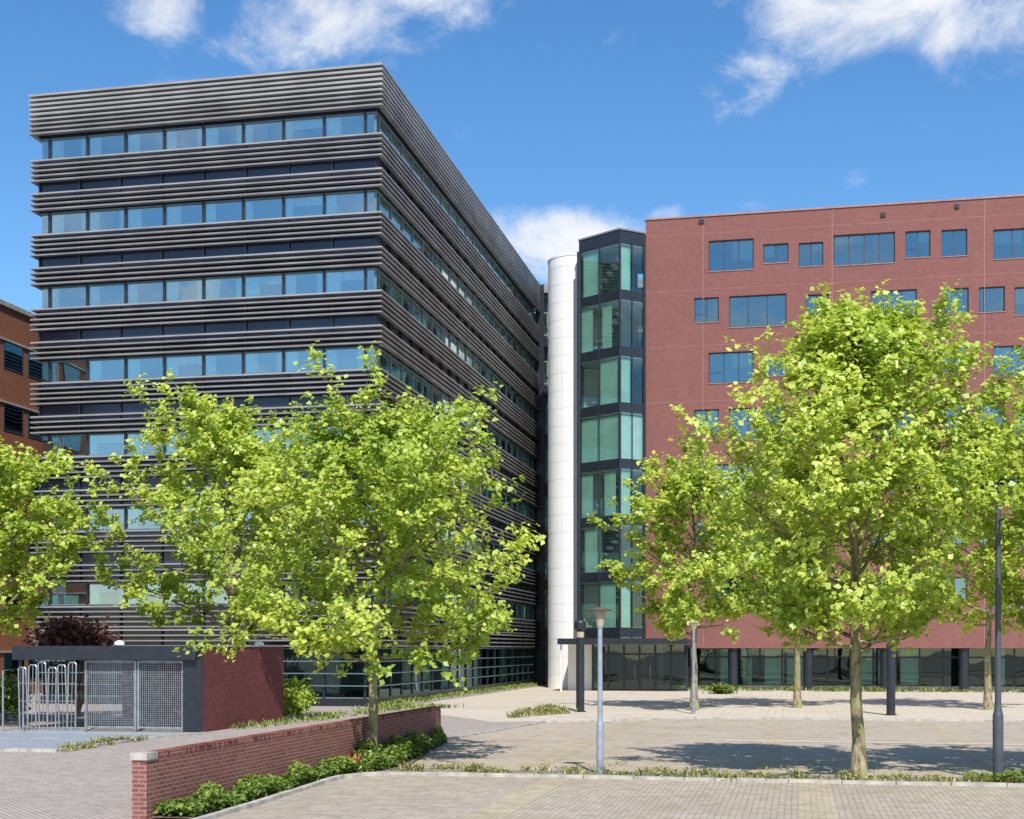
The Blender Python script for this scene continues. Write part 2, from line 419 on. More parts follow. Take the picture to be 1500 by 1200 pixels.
# ------------------------------------------------------------------ link block
lk=empty('glazed_link_building',TH)
b=B(); LV=V1+.8; L0=A1+.6; L1=A1+9
b.box(A1-6,L1,V1+2.2,V1+12,0,28.6,'interior_wall','roof_grey')
for k in range(8):
    z0=1.0+3.49*k; b.box(L0-.5,L1,LV,V1+2.19,z0+2.35,z0+3.0,'dark_metal')
    b.box(L0-.5,L1,LV-.1,LV-.02,z0+1.2,z0+1.28,'slat_metal'); b.box(L0-.5,L1,LV-.1,LV-.02,z0+3.1,z0+3.18,'slat_metal')
    if k<7: b.face([(L0,V1+1.6,z0+3.1),(L0+.9,V1+1.6,z0+3.1),(L0+.9,V1+1.6,z0+5.5),(L0,V1+1.6,z0+5.5)],'green_curtain')
b.make('slabs',lk)
b=B(); b.face([(L0-.5,LV+.1,0),(L1,LV+.1,0),(L1,LV+.1,28.5),(L0-.5,LV+.1,28.5)],'stair_glass'); b.make('glazing',lk)
b=B(); b.box(L0-.62,L0+.0,LV-.2,LV,0,28.7,'dark_metal'); b.box(L0+.0,L1,LV-.2,LV-.03,28.1,28.7,'slat_metal'); b.make('frame',lk)

# ------------------------------------------------------------------ white round tower
cx,cy=w2g((845-750)/2000*90,90.0); RC=1.9
ct=empty('white_round_tower',TH)
b=B(); b.lathe(cx,cy,[(RC,0),(RC,28.0),(RC+.03,28.0),(RC+.03,28.12),(0.01,28.12)],'white_panel',96); b.make('shell',ct)
b=B()
for k in range(24):
    z=1.15*k+.9; b.lathe(cx,cy,[(RC+.002,z),(RC+.006,z),(RC+.006,z+.02),(RC+.002,z+.02)],'joint_grey',96)
for q in (200,225,250,275): 
    a=math.radians(q); c,s=math.cos(a),math.sin(a); 
    b.tube([(cx+c*(RC),cy+s*RC,0),(cx+c*RC,cy+s*RC,28)],.01,'joint_grey',4)
b.make('panel_joints',ct)

# ------------------------------------------------------------------ faceted glass stair tower
st=empty('glass_stair_tower',TH)
def PW(px,Y): return w2g((px-750)/2000*Y,Y)
pa,pb_,pc=PW(848,86.8),PW(908,84.4),PW(944,85.3)
pa0=(pa[0]+.3,pa[1]+5); pc0=(pc[0],pc[1]+6)
plan=[pa,pb_,pc,pc0,pa0]
ZT=28.5
def shrink(pl,k):
    mx=sum(p[0] for p in pl)/len(pl); my=sum(p[1] for p in pl)/len(pl)
    return [(mx+(p[0]-mx)*k,my+(p[1]-my)*k) for p in pl]
zs=[24.25-3.49*k for k in range(7)]
b=B(); b.prism(plan,27.72,ZT,'dark_metal','roof_grey')
for z in zs: b.prism(plan,z,z+.58,'dark_metal')
b.prism(shrink(plan,1.02),ZT+.002,ZT+.10,'slat_metal','roof_grey')
b.make('floor_bands',st)
b=B()
for z in zs+[27.72]: b.prism(shrink(plan,.97),z-.12,z-.004,'ceiling')
for z in zs: b.prism(shrink(plan,.96),z+.584,z+.61,'ceiling')
ci=shrink(plan,.45); b.prism([(x,y+1.6) for x,y in ci],3.0,27.6,'tower_core')
Lp=lambda a,c,t:(a[0]+(c[0]-a[0])*t,a[1]+(c[1]-a[1])*t)
spans=[[(.05,.45)],[(.0,.3),(.55,.8)],[(.5,.95)],[],[(.0,.3),(.6,.9)],[(.1,.5)],[(.5,.9)]]
for i,z in enumerate(zs):
    q0=shrink(plan,.84)
    for j in range(7):
        t=j/7; x0=q0[0][0]+(q0[1][0]-q0[0][0])*t; y0=q0[0][1]+(q0[1][1]-q0[0][1])*t
        b.box(x0,x0+.33,y0+.7,y0+1.7,z+.65+j*.37,z+.76+j*.37,'ceiling')
    q1=shrink(plan,.93)
    if i==3:
        b.face([(*q1[0],z+.62),(*q1[1],z+.62),(*q1[1],z+3.3),(*q1[0],z+3.3)],'green_curtain')
        b.face([(*q1[1],z+.62),(*q1[2],z+.62),(*q1[2],z+3.3),(*q1[1],z+3.3)],'curtain')
    else:
        for t0,t1 in spans[i]:
            a_,c_=Lp(q1[0],q1[1],t0),Lp(q1[0],q1[1],t1); b.face([(*a_,z+.62),(*c_,z+.62),(*c_,z+3.3),(*a_,z+3.3)],'green_curtain')
        if i%2==0:
            a_,c_=Lp(q1[1],q1[2],.0),Lp(q1[1],q1[2],.45); b.face([(*a_,z+.62),(*c_,z+.62),(*c_,z+3.3),(*a_,z+3.3)],'green_curtain')
b.make('interior',st)
b=B(); q=shrink(plan,.985)
for i in range(2): b.face([(*q[i],3.2),(*q[i+1],3.2),(*q[i+1],27.72),(*q[i],27.72)],'stair_glass')
b.face([(*q[4],3.2),(*q[0],3.2),(*q[0],27.72),(*q[4],27.72)],'navy_panel')
b.make('glazing',st)
b=B()
for p,r in ((pa,.13),(pb_,.08),(pc,.09)): b.tube([(*p,0),(*p,27.8)],r,'dark_metal',8)
for (p,q_) in ((pa,pb_),(pb_,pc)):
    x=(p[0]+q_[0])/2;y=(p[1]+q_[1])/2; b.tube([(x,y,3),(x,y,27.8)],.04,'dark_metal',6)
b.make('mullions',st)
b=B()
c0=PW(820,82.5); c1=PW(1006,80.5); vf=(c0[1]+c1[1])/2-.3
b.box(c0[0],c1[0],vf,vf+5.6,2.88,3.14,'dark_metal'); b.box(c0[0]-.05,c1[0]+.05,vf-.05,vf+.06,2.84,3.20,'dark_metal')
b.box(c0[0]+.1,c1[0]-.1,vf+.1,vf+5.5,2.84,2.878,'ceiling')
b.make('entrance_canopy',st)
b=B(); ev=vf+2.6; d0=PW(868,84)[0]; d1=c1[0]-.2
for i in range(7):
    u=d0+(d1-d0)*i/6; b.box(u-.06,u+.06,ev-.06,ev+.06,0,2.83,'dark_metal')
b.box(d0+.06,d1-.06,ev-.05,ev+.05,2.2,2.32,'dark_metal'); b.box(d0+.06,d1-.06,ev-.05,ev+.05,0.0,.12,'dark_metal')
for i in (2,3): 
    u=d0+(d1-d0)*(i+.5)/6; b.tube([(u+.2,ev-.12,.8),(u+.2,ev-.12,1.5)],.02,'galvanised',6)
b.box(d0,d1,ev+3.5,ev+3.7,0,2.83,'dark_interior'); b.box(d0-.05,d0+.0,ev+.06,ev+3.5,0,2.83,'curtain')
b.make('entrance_doors',st)
b=B(); b.face([(d0,ev,0),(d1,ev,0),(d1,ev,2.83),(d0,ev,2.83)],'ground_glass')
b.make('entrance_glass',st)
b=B()
b.box(c0[0]+.1,d0-.12,ev+.3,ev+.42,0,2.83,'white_panel'); b.tube([(c0[0]+.12,vf+.3,0),(c0[0]+.12,vf+.3,2.84)],.06,'white_panel',8)
b.make('entrance_side_wall',st)

# ------------------------------------------------------------------ red brick office
rb=empty('red_brick_office_building',TH)
RU,RV=w2g((946-750)/2000*86,86.0); RE=RU+46; RZ=29.55
def W(pxa,pxb,pya,pyb):
    ua,Ya=u_at(pxa,RV); ub,Yb=u_at(pxb,RV); Ym=(Ya+Yb)/2
    return [ua,ub,z_at(pyb,Ym),z_at(pya,Ym)]
row1=[(1038,1104,351,396),(1118,1155,357,385),(1170,1206,355,390),(1221,1311,342,387),(1326,1363,338,377),(1379,1417,336,375),(1455,1540,334,378)]
row2=[(1017,1053,436,472),(1068,1152,432,478),(1180,1214,431,466),(1276,1343,425,470),(1383,1419,422,459),(1434,1472,420,457),(1486,1560,419,460)]
ops=[]
PIT=3.49
r1=[W(*w) for w in row1]; r2=[W(*w) for w in row2]
def extend(r): 
    out=list(r); 
    for w in r[:5]:
        if w[0]+24.5<RE-1: out.append([w[0]+24.5,w[1]+24.5,w[2],w[3]])
    return out
r1=extend(r1); r2=extend(r2)
for k in range(7):
    base=r1 if k%2==0 else r2; dz=PIT*(k//2*2)
    for w in base:
        o=[w[0],w[1],w[2]-dz,w[3]-dz]
        if o[2]>3.0: ops.append(o)
b=B(); b.wall_u(RU,RE,RV,2.62,RZ,ops,.22,'red_brick','red_brick')
b.face([(RU,RV,2.62),(RU,RV,RZ),(RU,RV+18,RZ),(RU,RV+18,2.62)],'red_brick')
b.face([(RE,RV,2.62),(RE,RV+18,2.62),(RE,RV+18,RZ),(RE,RV,RZ)],'red_brick')
b.face([(RU,RV+18,0),(RU,RV+18,RZ),(RE,RV+18,RZ),(RE,RV+18,0)],'red_brick')
b.face([(RU,RV,RZ),(RE,RV,RZ),(RE,RV+18,RZ),(RU,RV+18,RZ)],'roof_grey')
b.face([(RU,RV,2.62),(RU,RV+18,2.62),(RE,RV+18,2.62),(RE,RV,2.62)],'ceiling')
b.make('brick_walls',rb)
b=B(); b.box(RU-.06,RE+.06,RV-.06,RV+.35,RZ+.002,RZ+.11,'coping')
for jp in (1030,1219,1442):
    jx=u_at(jp,RV)[0]; b.box(jx-.015,jx+.015,RV-.006,RV-.001,2.7,RZ-.02,'coping')
for k in range(7):
    z=RZ-1.05-PIT*k
    if z>3: b.box(RU+.01,RE,RV-.004,RV-.001,z,z+.018,'coping')
for px_,py_ in ((1024,322),(1398,300),(1290,312)):
    o=W(px_,px_+7,py_,py_+6); b.box(o[0],o[1],RV-.08,RV-.008,o[2],o[3],'dark_metal')
b.make('coping_and_joints',rb)
b=B(); gl=B(); it=B()
for o in ops:
    a,c,z0,z1=o; v=RV+.14; f=.07
    b.box(a,c,v,v+.07,z0+.001,z0+f,'frame_blue'); b.box(a,c,v,v+.07,z1-f,z1-.001,'frame_blue')
    b.box(a+.001,a+f,v+.001,v+.069,z0+f,z1-f,'frame_blue'); b.box(c-f,c-.001,v+.001,v+.069,z0+f,z1-f,'frame_blue')
    w=c-a; n=max(1,round(w/1.0)) if w>1.8 else (2 if random.random()<.5 else 1)
    for i in range(1,n): 
        u=a+w*i/n; b.box(u-.04,u+.04,v+.002,v+.068,z0+f,z1-f,'frame_blue')
    if random.random()<.5: b.box(a+f,a+w/n-.04 if n>1 else c-f,v+.003,v+.06,z0+(z1-z0)*.33,z0+(z1-z0)*.33+.05,'frame_blue')
    b.box(a-.03,c+.03,RV-.04,RV+.13,z0-.05,z0-.002,'coping')
    gl.face([(a+f,v+.03,z0+f),(c-f,v+.03,z0+f),(c-f,v+.03,z1-f),(a+f,v+.03,z1-f)],'blue_glass')
    if random.random()<.6:
        hh=random.uniform(.15,.9)*(z1-z0); uu=a+random.choice([0,w*.5]); 
        it.face([(uu+.05,RV+.32,z1-hh),(uu+w*.5,RV+.32,z1-hh),(uu+w*.5,RV+.32,z1),(uu+.05,RV+.32,z1)],'curtain')
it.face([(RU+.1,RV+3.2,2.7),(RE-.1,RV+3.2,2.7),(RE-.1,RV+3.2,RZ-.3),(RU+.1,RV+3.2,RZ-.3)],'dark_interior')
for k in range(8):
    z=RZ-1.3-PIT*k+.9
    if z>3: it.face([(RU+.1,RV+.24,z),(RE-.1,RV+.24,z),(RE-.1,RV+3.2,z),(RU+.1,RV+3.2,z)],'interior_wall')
b.make('window_frames',rb); gl.make('window_glass',rb); it.make('interior',rb)
b=B(); gv=RV+2.6; u=RU+.8
while u<RE:
    b.lathe(u,RV+.5,[(.30,0),(.30,2.615)],'dark_metal',20); u+=4.6
u=RU
while u<RE: b.box(u-.05,u+.05,gv-.05,gv+.05,.25,2.6,'dark_metal'); u+=1.4
b.box(RU,RE,gv-.1,gv+.1,0,.25,'concrete'); b.box(RU,RE,gv-.045,gv+.045,2.0,2.1,'dark_metal')
b.make('ground_floor_columns',rb)
b=B(); b.face([(RU,gv,.25),(RE,gv,.25),(RE,gv,2.615),(RU,gv,2.615)],'ground_glass'); b.make('ground_floor_glazing',rb)
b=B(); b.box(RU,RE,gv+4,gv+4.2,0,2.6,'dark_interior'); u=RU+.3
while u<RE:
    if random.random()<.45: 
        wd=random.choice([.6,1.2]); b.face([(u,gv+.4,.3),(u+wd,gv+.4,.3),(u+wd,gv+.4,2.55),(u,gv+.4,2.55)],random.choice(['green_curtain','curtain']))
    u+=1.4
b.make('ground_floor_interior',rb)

# ------------------------------------------------------------------ left neighbour
nb=empty('orange_brick_building',TH)
NU=-42.9; NZ=21.5
b=B(); b.box(NU-18,NU,40,100,0,NZ,'orange_brick','roof_grey'); b.box(NU-18,NU+.12,39.9,100,NZ+.002,NZ+.25,'concrete'); b.make('brick_walls',nb)
b=B()
for k in range(6):
    z=NZ-3.4-3.45*k
    for j in range(24):
        v=41+j*2.45
        b.box(NU-.1,NU+.03,v,v+1.9,z,z+1.5,'frame_blue'); b.face([(NU+.034,v+.08,z+.08),(NU+.034,v+1.82,z+.08),(NU+.034,v+1.82,z+1.42),(NU+.034,v+.08,z+1.42)],'blue_glass')
    b.box(NU+.001,NU+.08,40,100,z+1.52,z+1.62,'concrete')
b.make('windows',nb)

# ------------------------------------------------------------------ ground & paving
def sheet(name,pts,z,m):
    b=B(); b.poly(pts,z,m); return b.make(name,rot=TH)
sheet('ground',[(-1500,-300),(1500,-300),(1500,2500),(-1500,2500)],0,'path_pavers')
KV=27.0
sheet('street_paving',[(-8.75,2),(60,2),(60,KV),(-8.3,KV),(-9.0,26.3),(-8.75,19)],.004,'street_pavers')
sheet('plaza_paving',[(-8.3,28.5),(60,28.5),(60,50.9),(-3.2,50.9),(-8.6,47),(-9.9,36.8),(-9.55,36.0)],.004,'plaza_pavers')
sheet('forecourt_paving',[(-17.3,57),(-10.5,47),(-3.2,51.05),(60,51.05),(60,90),(-17.3,96)],.004,'light_slabs')
b=B()
for u in range(-6,40,5):
    b.poly([(u,28.6),(u+.6,28.6),(u+.6,50.8),(u,50.8)],.008,'yellow_pavers')
for u in range(-4,40,5):
    b.poly([(u-1,8),(u-.4,8),(u-.4,26.9),(u-1,26.9)],.008,'yellow_pavers')
b.poly([(-2,38.6),(40,38.6),(40,39.1),(-2,39.1)],.012,'light_slabs')
b.make('parking_bay_strips',rot=TH)
SU1,SV0=gg(297,1073); SL=6.15; SD=6.75
sheet('asphalt_road',[(-60,SV0-10.5),gg(85,1101),gg(212,1083),gg(300,1075),(SU1+.3,SV0-.1),(-60,SV0-.1)],.004,'asphalt')
b=B()
for i in range(9):
    p=gg(20,1082); b.poly([(p[0]-8+i*1.7,p[1]),(p[0]-7.1+i*1.7,p[1]),(p[0]-7.1+i*1.7,p[1]+.12),(p[0]-8+i*1.7,p[1]+.12)],.008,'white_paint')
b.poly([(SU1-14,SV0-1.2),(SU1-.5,SV0-1.2),(SU1-.5,SV0-1.08),(SU1-14,SV0-1.08)],.008,'white_paint')
b.make('road_markings',rot=TH)
def kerb(name,pts,w=.13,h=.10,m='concrete'):
    b=B()
    for i in range(len(pts)-1):
        a=Vector(pts[i]);c=Vector(pts[i+1]); L=(c-a).length; d=(c-a).normalized(); n=Vector((-d.y,d.x))*w/2
        k=max(1,int(L/1.0)); 
        for j in range(k):
            s=a+d*(L*j/k+.008); t=a+d*(L*(j+1)/k-.008); hz=h+random.uniform(-.006,.006)
            b.prism([tuple(s-n),tuple(t-n),tuple(t+n),tuple(s+n)],0,hz,m)
    return b.make(name,rot=TH)
kerb('kerb',[(-8.75,16),(-8.78,21),(-8.95,25.0),(-8.93,26.0),(-8.7,26.6),(-8.2,KV),(60,KV)],h=.07)
kerb('kerb',[(-8.3,28.5),(60,28.5)],h=.03)
kerb('kerb',[(-9.75,37.2),(-8.7,47),(-3.3,50.95),(60,50.95)],h=.06)
kerb('kerb',[(-60,SV0-10.6),gg(85,1102),gg(212,1084),gg(300,1076)],h=.08)
kerb('kerb',[(-17.7,57.5),(-17.7,94)],h=.08)
sheet('planting_bed_soil',[(-9.66,19.2),(-8.84,19.2),(-8.85,21),(-9.02,25.0),(-8.98,26.1),(-8.3,KV+.07),(-7.9,KV+.2),(-7.9,28.43),(-8.3,28.43),(-9.0,33),(-9.5,36.8),(-9.66,36.8)],.03,'soil')
sheet('kerb_strip_paving',[(-7.9,KV+.07),(60,KV+.07),(60,28.43),(-7.9,28.43)],.025,'sandy_joint_pavers')
sheet('grass_strip_soil',[(A1+.02,V0),(-17.77,57.6),(-17.77,94),(A1+.02,94)],.02,'soil')

# ------------------------------------------------------------------ brick garden wall
wl=empty('brick_garden_wall',TH)
bw=B(); WU=-9.68
bw.box(WU-.24,WU,19.15,36.6,0,.90,'wall_brick'); bw.make('brickwork',wl)
c=B(); v=19.5
while v<36.55:
    c.box(WU-.245,WU+.005,v+.004,v+.064,.902,1.0,'shed_brick' if random.random()<.3 else 'wall_brick'); v+=.072
c.box(WU-.24,WU,19.5,36.58,.901,.985,'concrete')
c.box(WU-.26,WU+.02,19.12,19.49,.902,1.01,'concrete')
c.make('coping',wl)

# ------------------------------------------------------------------ bicycle shed
sh=empty('bicycle_shed',TH); H=2.66; SU0=SU1-SL
b=B()
b.box(SU1-.22,SU1,SV0+.02,SV0+SD,0,H,'shed_brick'); b.box(SU0,SU1-.222,SV0+SD-.2,SV0+SD,0,H-.42,'shed_brick')
b.box(SU1-.26,SU1+.03,SV0+.02,SV0+SD+.03,H+.002,H+.05,'concrete')
b.make('brick_walls',sh)
b=B(); b.box(SU0-.15,SU1-.222,SV0-.25,SV0+SD-.22,H-.40,H-.02,'dark_metal'); b.box(SU0-.2,SU1-.1,SV0-.30,SV0-.251,H-.42,H+.02,'dark_metal')
b.box(SU1-.62,SU1-.223,SV0-.1,SV0+.12,0,H-.405,'dark_metal'); b.box(SU1-.219,SU1,SV0-.12,SV0+.018,0,H,'dark_metal')
b.box(SU0-.1,SU0+.02,SV0-.1,SV0+.05,0,H-.405,'dark_metal')
b.make('roof_and_posts',sh)
b=B(); f0=SU0+2.2; f1=SU1-.65; v=SV0
mid=f0+(f1-f0)*.53
for (a,c_) in ((f0,mid-.05),(mid+.05,f1)):
    for u in (a,c_): b.box(u-.035,u+.035,v-.035,v+.035,.05,H-.45,'galvanised')
    for z in (.1,H-.5): b.box(a+.036,c_-.036,v-.03,v+.03,z,z+.06,'galvanised')
    n=int((c_-a)/.065)
    for i in range(1,n): 
        u=a+(c_-a)*i/n; b.box(u-.007,u+.007,v-.006,v+.006,.16,H-.5,'galvanised')
    for i in range(1,30):
        z=.16+i*.068; b.box(a+.036,c_-.036,v+.007,v+.015,z,z+.012,'galvanised')
b.make('mesh_gates',sh)
b=B(); 
for i in range(6):
    u=SU0+.2+i*.34; vv=SV0-.5-.12*(i%2); hh=2.0+.08*(i%3); ln=.05*((i%2)*2-1)
    b.tube([(u,vv,0),(u+ln,vv,hh-.05),(u+.04+ln,vv,hh),(u+.22+ln,vv,hh),(u+.26+ln,vv,hh-.05),(u+.28,vv,0)],.026,'galvanised',6)
    for z in (.12,.55,.95,1.5): b.tube([(u,vv,z),(u+.28,vv,z)],.013,'galvanised',5)
    b.tube([(u+.14,vv,.1),(u+.14+ln,vv,hh)],.013,'galvanised',5)
b.box(SU0+.15,SU0+2.5,SV0-.62,SV0-.4,.0,.07,'galvanised')
b.tube([(SU0-.2,SV0-.8,0),(SU0-.2,SV0-.8,1.9),(SU0+.5,SV0-.8,2.0),(SU0+.5,SV0-.8,0)],.03,'galvanised',6)
b.make('bicycle_racks',sh)
b=B()
for (px) in (175,383):
    u=u_at(px,SV0+1.2)[0]; 
    u=min(u,SU1-.12); vv=SV0+1.2 if px<300 else SV0+4.8
    b.lathe(u,vv,[(.16,H+.05),(.17,H+.10),(.12,H+.17),(.01,H+.2)],'white_panel',14)
b.make('roof_domes',sh,smooth=True)
b=B(); b.box(SU0+.1,SU1-.3,SV0+.3,SV0+SD-.3,.004,.01,'concrete'); b.make('floor',sh)
b=B(); q=gg(268,1066); b.tube([(q[0],q[1],0),(q[0],q[1],.35)],.03,'dark_metal',6); b.box(q[0]-.16,q[0]+.16,q[1]-.1,q[1]+.12,.35,.55,'dark_metal'); b.face([(q[0]-.13,q[1]-.103,.38),(q[0]+.13,q[1]-.103,.38),(q[0]+.13,q[1]-.103,.52),(q[0]-.13,q[1]-.103,.52)],'blue_glass'); b.make('ground_floodlight',rot=TH)

# ------------------------------------------------------------------ street furniture
def lamp_light(px,py,h):
    X,Y=ground(px,py); e=empty('street_lamp',loc=(X,Y,0)); b=B()
    b.lathe(0,0,[(.0,0),(.075,0),(.072,1.0),(.066,1.06),(.052,1.12),(.048,h-.42),(.06,h-.40),(.07,h-.36),(.0,h-.36)],'post_grey',16); b.make('post',e)
    b=B(); b.lathe(0,0,[(.07,h-.36),(.11,h-.07),(.12,h-.06),(.0,h-.06)],'frosted',20); b.make('diffuser',e)
    b=B(); b.lathe(0,0,[(.0,h-.055),(.24,h-.055),(.25,h-.03),(.12,h+.01),(.0,h+.03)],'lamp_cap',24); b.make('cap',e)
    return e
lamp_light(879,1136,3.42)
def lamp_dark(px,py,h):
    X,Y=ground(px,py); e=empty('column_lamp',loc=(X,Y,0)); b=B()
    b.lathe(0,0,[(0,0),(.24,0),(.24,.03),(.17,.06),(.17,h-.75),(.0,h-.75)],'dark_metal',20); b.make('column',e)
    b=B(); b.lathe(0,0,[(.0,h-.745),(.15,h-.745),(.15,h-.42),(.24,h-.36),(.24,h-.1),(.2,h-.02),(0,h)],'dark_metal',20)
    b.lathe(0,0,[(.155,h-.7),(.158,h-.7),(.158,h-.47),(.155,h-.47)],'frosted',20); b.make('lamp_head',e)
lamp_dark(850,1043,3.75); lamp_dark(1305,1048,3.5)
X,Y=ground(1462,1146); e=empty('tall_street_lamp',loc=(X,Y,0)); b=B()
b.lathe(0,0,[(0,0),(.10,0),(.10,1.3),(.08,1.38),(.062,1.5),(.045,5.7),(.0,5.7)],'dark_post',16); b.make('post',e)
b=B(); b.tube([(-.28,0,5.62),(.28,0,5.62)],.025,'dark_post',6); b.box(-.30,.0,-.12,.12,5.66,5.82,'dark_post'); b.box(.04,.30,-.10,.10,5.72,5.90,'dark_post'); 
b.make('lamp_head',e)
X,Y=ground(1016,1046); e=empty('light_post',loc=(X,Y,0)); b=B()
b.lathe(0,0,[(0,0),(.09,0),(.085,1.1),(.06,1.2),(.055,3.3),(.0,3.3)],'galvanised',14); b.lathe(0,0,[(.055,3.3),(.2,3.6),(.24,3.62),(0,3.7)],'frosted',16); b.make('post_and_head',e)

# ------------------------------------------------------------------ low plants
def inpoly(p,poly):
    x,y=p; c=False; n=len(poly)
    for i in range(n):
        a=poly[i]; b_=poly[(i+1)%n]
        if (a[1]>y)!=(b_[1]>y) and x<(b_[0]-a[0])*(y-a[1])/(b_[1]-a[1])+a[0]: c=not c
    return c
def cover(name,poly,n,hmax,size,mat,patch=0,seed=1):
    rs=np.random.default_rng(seed); xs=[p[0] for p in poly]; ys=[p[1] for p in poly]
    K=360; cxs=rs.uniform(min(xs),max(xs),K); cys=rs.uniform(min(ys),max(ys),K); am=rs.uniform(.3,1,K)
    P=[]; tries=0
    while len(P)<n and tries<n*20:
        tries+=1
        if patch and rs.random()<.93:
            i=rs.integers(0,patch); p=(cxs[i]+rs.normal()*.14,cys[i]+rs.normal()*.14); hm=hmax*am[i]
        else: 
            p=(rs.uniform(min(xs),max(xs)),rs.uniform(min(ys),max(ys)))
            hm=hmax*(.6+.25*math.sin(p[0]*5.1+p[1]*3)+.2*math.sin(p[1]*4.7+2)*math.sin(p[0]*9)) if not patch else hmax*.2
        if inpoly(p,poly): P.append((p[0],p[1],.03+hm*rs.uniform(0,1)**.6))
    P=np.array(P); Nn=rs.normal(size=(len(P),3))*.5+np.array([0,0,.9]) 
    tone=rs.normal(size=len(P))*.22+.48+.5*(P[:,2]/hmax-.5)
    return leafmesh(name,P,Nn,size,tone,mat,rot=TH)
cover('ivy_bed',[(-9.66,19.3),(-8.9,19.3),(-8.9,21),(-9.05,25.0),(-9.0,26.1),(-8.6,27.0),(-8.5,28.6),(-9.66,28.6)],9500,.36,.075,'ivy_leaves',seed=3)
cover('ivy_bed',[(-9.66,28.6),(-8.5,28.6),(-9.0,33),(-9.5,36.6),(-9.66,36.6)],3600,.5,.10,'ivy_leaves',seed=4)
def blades(name,poly,tufts,per,h,mat,seed,w=.012,spread=.1):
    rs=np.random.default_rng(seed); xs=[p[0] for p in poly]; ys=[p[1] for p in poly]
    V=[];tone=[]
    k=0;t=0
    while k<tufts and t<tufts*30:
        t+=1; p=(rs.uniform(min(xs),max(xs)),rs.uniform(min(ys),max(ys)))
        if not inpoly(p,poly): continue
        k+=1; sc=rs.uniform(.3,1.25); tt=rs.normal()*.2
        for i in range(per):
            a=rs.uniform(0,6.28); o=np.array([p[0]+rs.normal()*spread*sc,p[1]+rs.normal()*spread*sc,.02]); L=h*sc*rs.uniform(.5,1.2)
            d=np.array([math.cos(a)*.55,math.sin(a)*.55,1])*L; s=np.array([-math.sin(a),math.cos(a),0])*w*rs.uniform(.7,1.6)
            q=o+d*.55; 
            tip=o+d+np.array([math.cos(a),math.sin(a),-.35])*L*.25
            V+= [o-s*.6,o+s*.6,q+s,q-s, q-s,q+s,tip+s*.2,tip-s*.2]; tone+=[.5+tt+rs.normal()*.2]*8
    o=quadmesh(name,np.array(V),np.array(tone),mat); o.rotation_euler=(0,0,TH); return o
strip=[(-8.2,KV+.05),(9,KV+.05),(9,28.45),(-8.3,28.45)]
blades('weeds',strip,75,20,.20,'weed_leaves',5,w=.013)
cover('weeds',strip,2600,.13,.05,'weed_leaves',patch=42,seed=6)
cover('weeds',[(3.2,KV+.2),(10,KV+.2),(10,28.2),(3.2,28.2)],3600,.22,.07,'ivy_leaves',patch=20,seed=16)
blades('joint_weeds',[(-7.5,28.6),(9,28.6),(9,30.2),(-7.5,30.2)],22,12,.10,'weed_leaves',25,w=.01)
q=gg(522,1128); blades('dry_plant',[(q[0]-.2,q[1]-.15),(q[0]+.2,q[1]-.15),(q[0]+.2,q[1]+.15),(q[0]-.2,q[1]+.15)],7,26,.26,'dry_twigs',33,w=.01,spread=.08)
gs=[(A1+.1,V0-.5),(-17.9,57.6),(-17.9,94),(A1+.1,94)]
blades('grass_strip',gs,330,16,.22,'grass_leaves',7,w=.025,spread=.2)
bedp=[gg(742,1053),gg(835,1046),gg(815,1036),gg(775,1040)]
blades('grass_bed',bedp,110,16,.2,'weed_leaves',8,w=.02,spread=.15)
blades('kerb_weeds',[gg(88,1103),gg(212,1085),gg(212,1080),gg(88,1096)],60,16,.15,'weed_leaves',9,w=.015)
blades('grass_verge',[(SU1+.1,SV0+1.5),(SU1+.9,SV0+2.5),(SU1+2.0,V0-3),(SU1+3.6,V0-.6),(-18.4,V0-.1),(SU1+.1,V0-3)],130,14,.2,'grass_leaves',10,w=.02,spread=.2)
blades('facade_weeds',[(RU+1,RV-1.6),(RE,RV-1.6),(RE,RV-.8),(RU+1,RV-.8)],240,14,.28,'grass_leaves',12,w=.03,spread=.25)
def shrub(name,px,Y,rx,rz,n,size,mat,seed,zc=None):
    rs=np.random.default_rng(seed); X=(px-750)/2000*Y; e=empty(name,loc=(X,Y,0)); P=[]
    zc=zc if zc is not None else rz
    for i in range(14):
        a=rs.uniform(0,6.28); c=np.array([math.cos(a)*rx*.6*rs.uniform(0,1),math.sin(a)*rx*.6*rs.uniform(0,1),zc+rs.uniform(-.6,.5)*rz])
        P.append(c+rs.normal(size=(n//14,3))*np.array([rx,rx,rz])*.24)
    P=np.concatenate(P); P=P[P[:,2]>.03]; Nn=rs.normal(size=P.shape)*.6+np.array([0,-.2,.8])
    leafmesh('foliage',P,Nn,size,rs.normal(size=len(P))*.2+.5,mat,e)
    b=B()
    for i in range(7):
        a=i*.9; b.tube([(0,0,0),(math.cos(a)*.25*rx,math.sin(a)*.25*rx,zc*.6),(math.cos(a)*.6*rx,math.sin(a)*.6*rx,zc)],[.04,.025,.01],'bark',5)
    b.make('stems',e)
shrub('green_shrub',437,50,.75,.75,2600,.14,'spring_leaves',1)
shrub('green_shrub',395,51.5,.8,.35,1500,.12,'grass_leaves',5)
shrub('copper_shrub',115,52,1.9,.95,5200,.16,'purple_leaves',2,zc=3.0)
shrub('green_hedge',8,49,.9,.85,3500,.12,'grass_leaves',3)
shrub('low_shrub',1060,78,.9,.3,900,.15,'ivy_leaves',4)

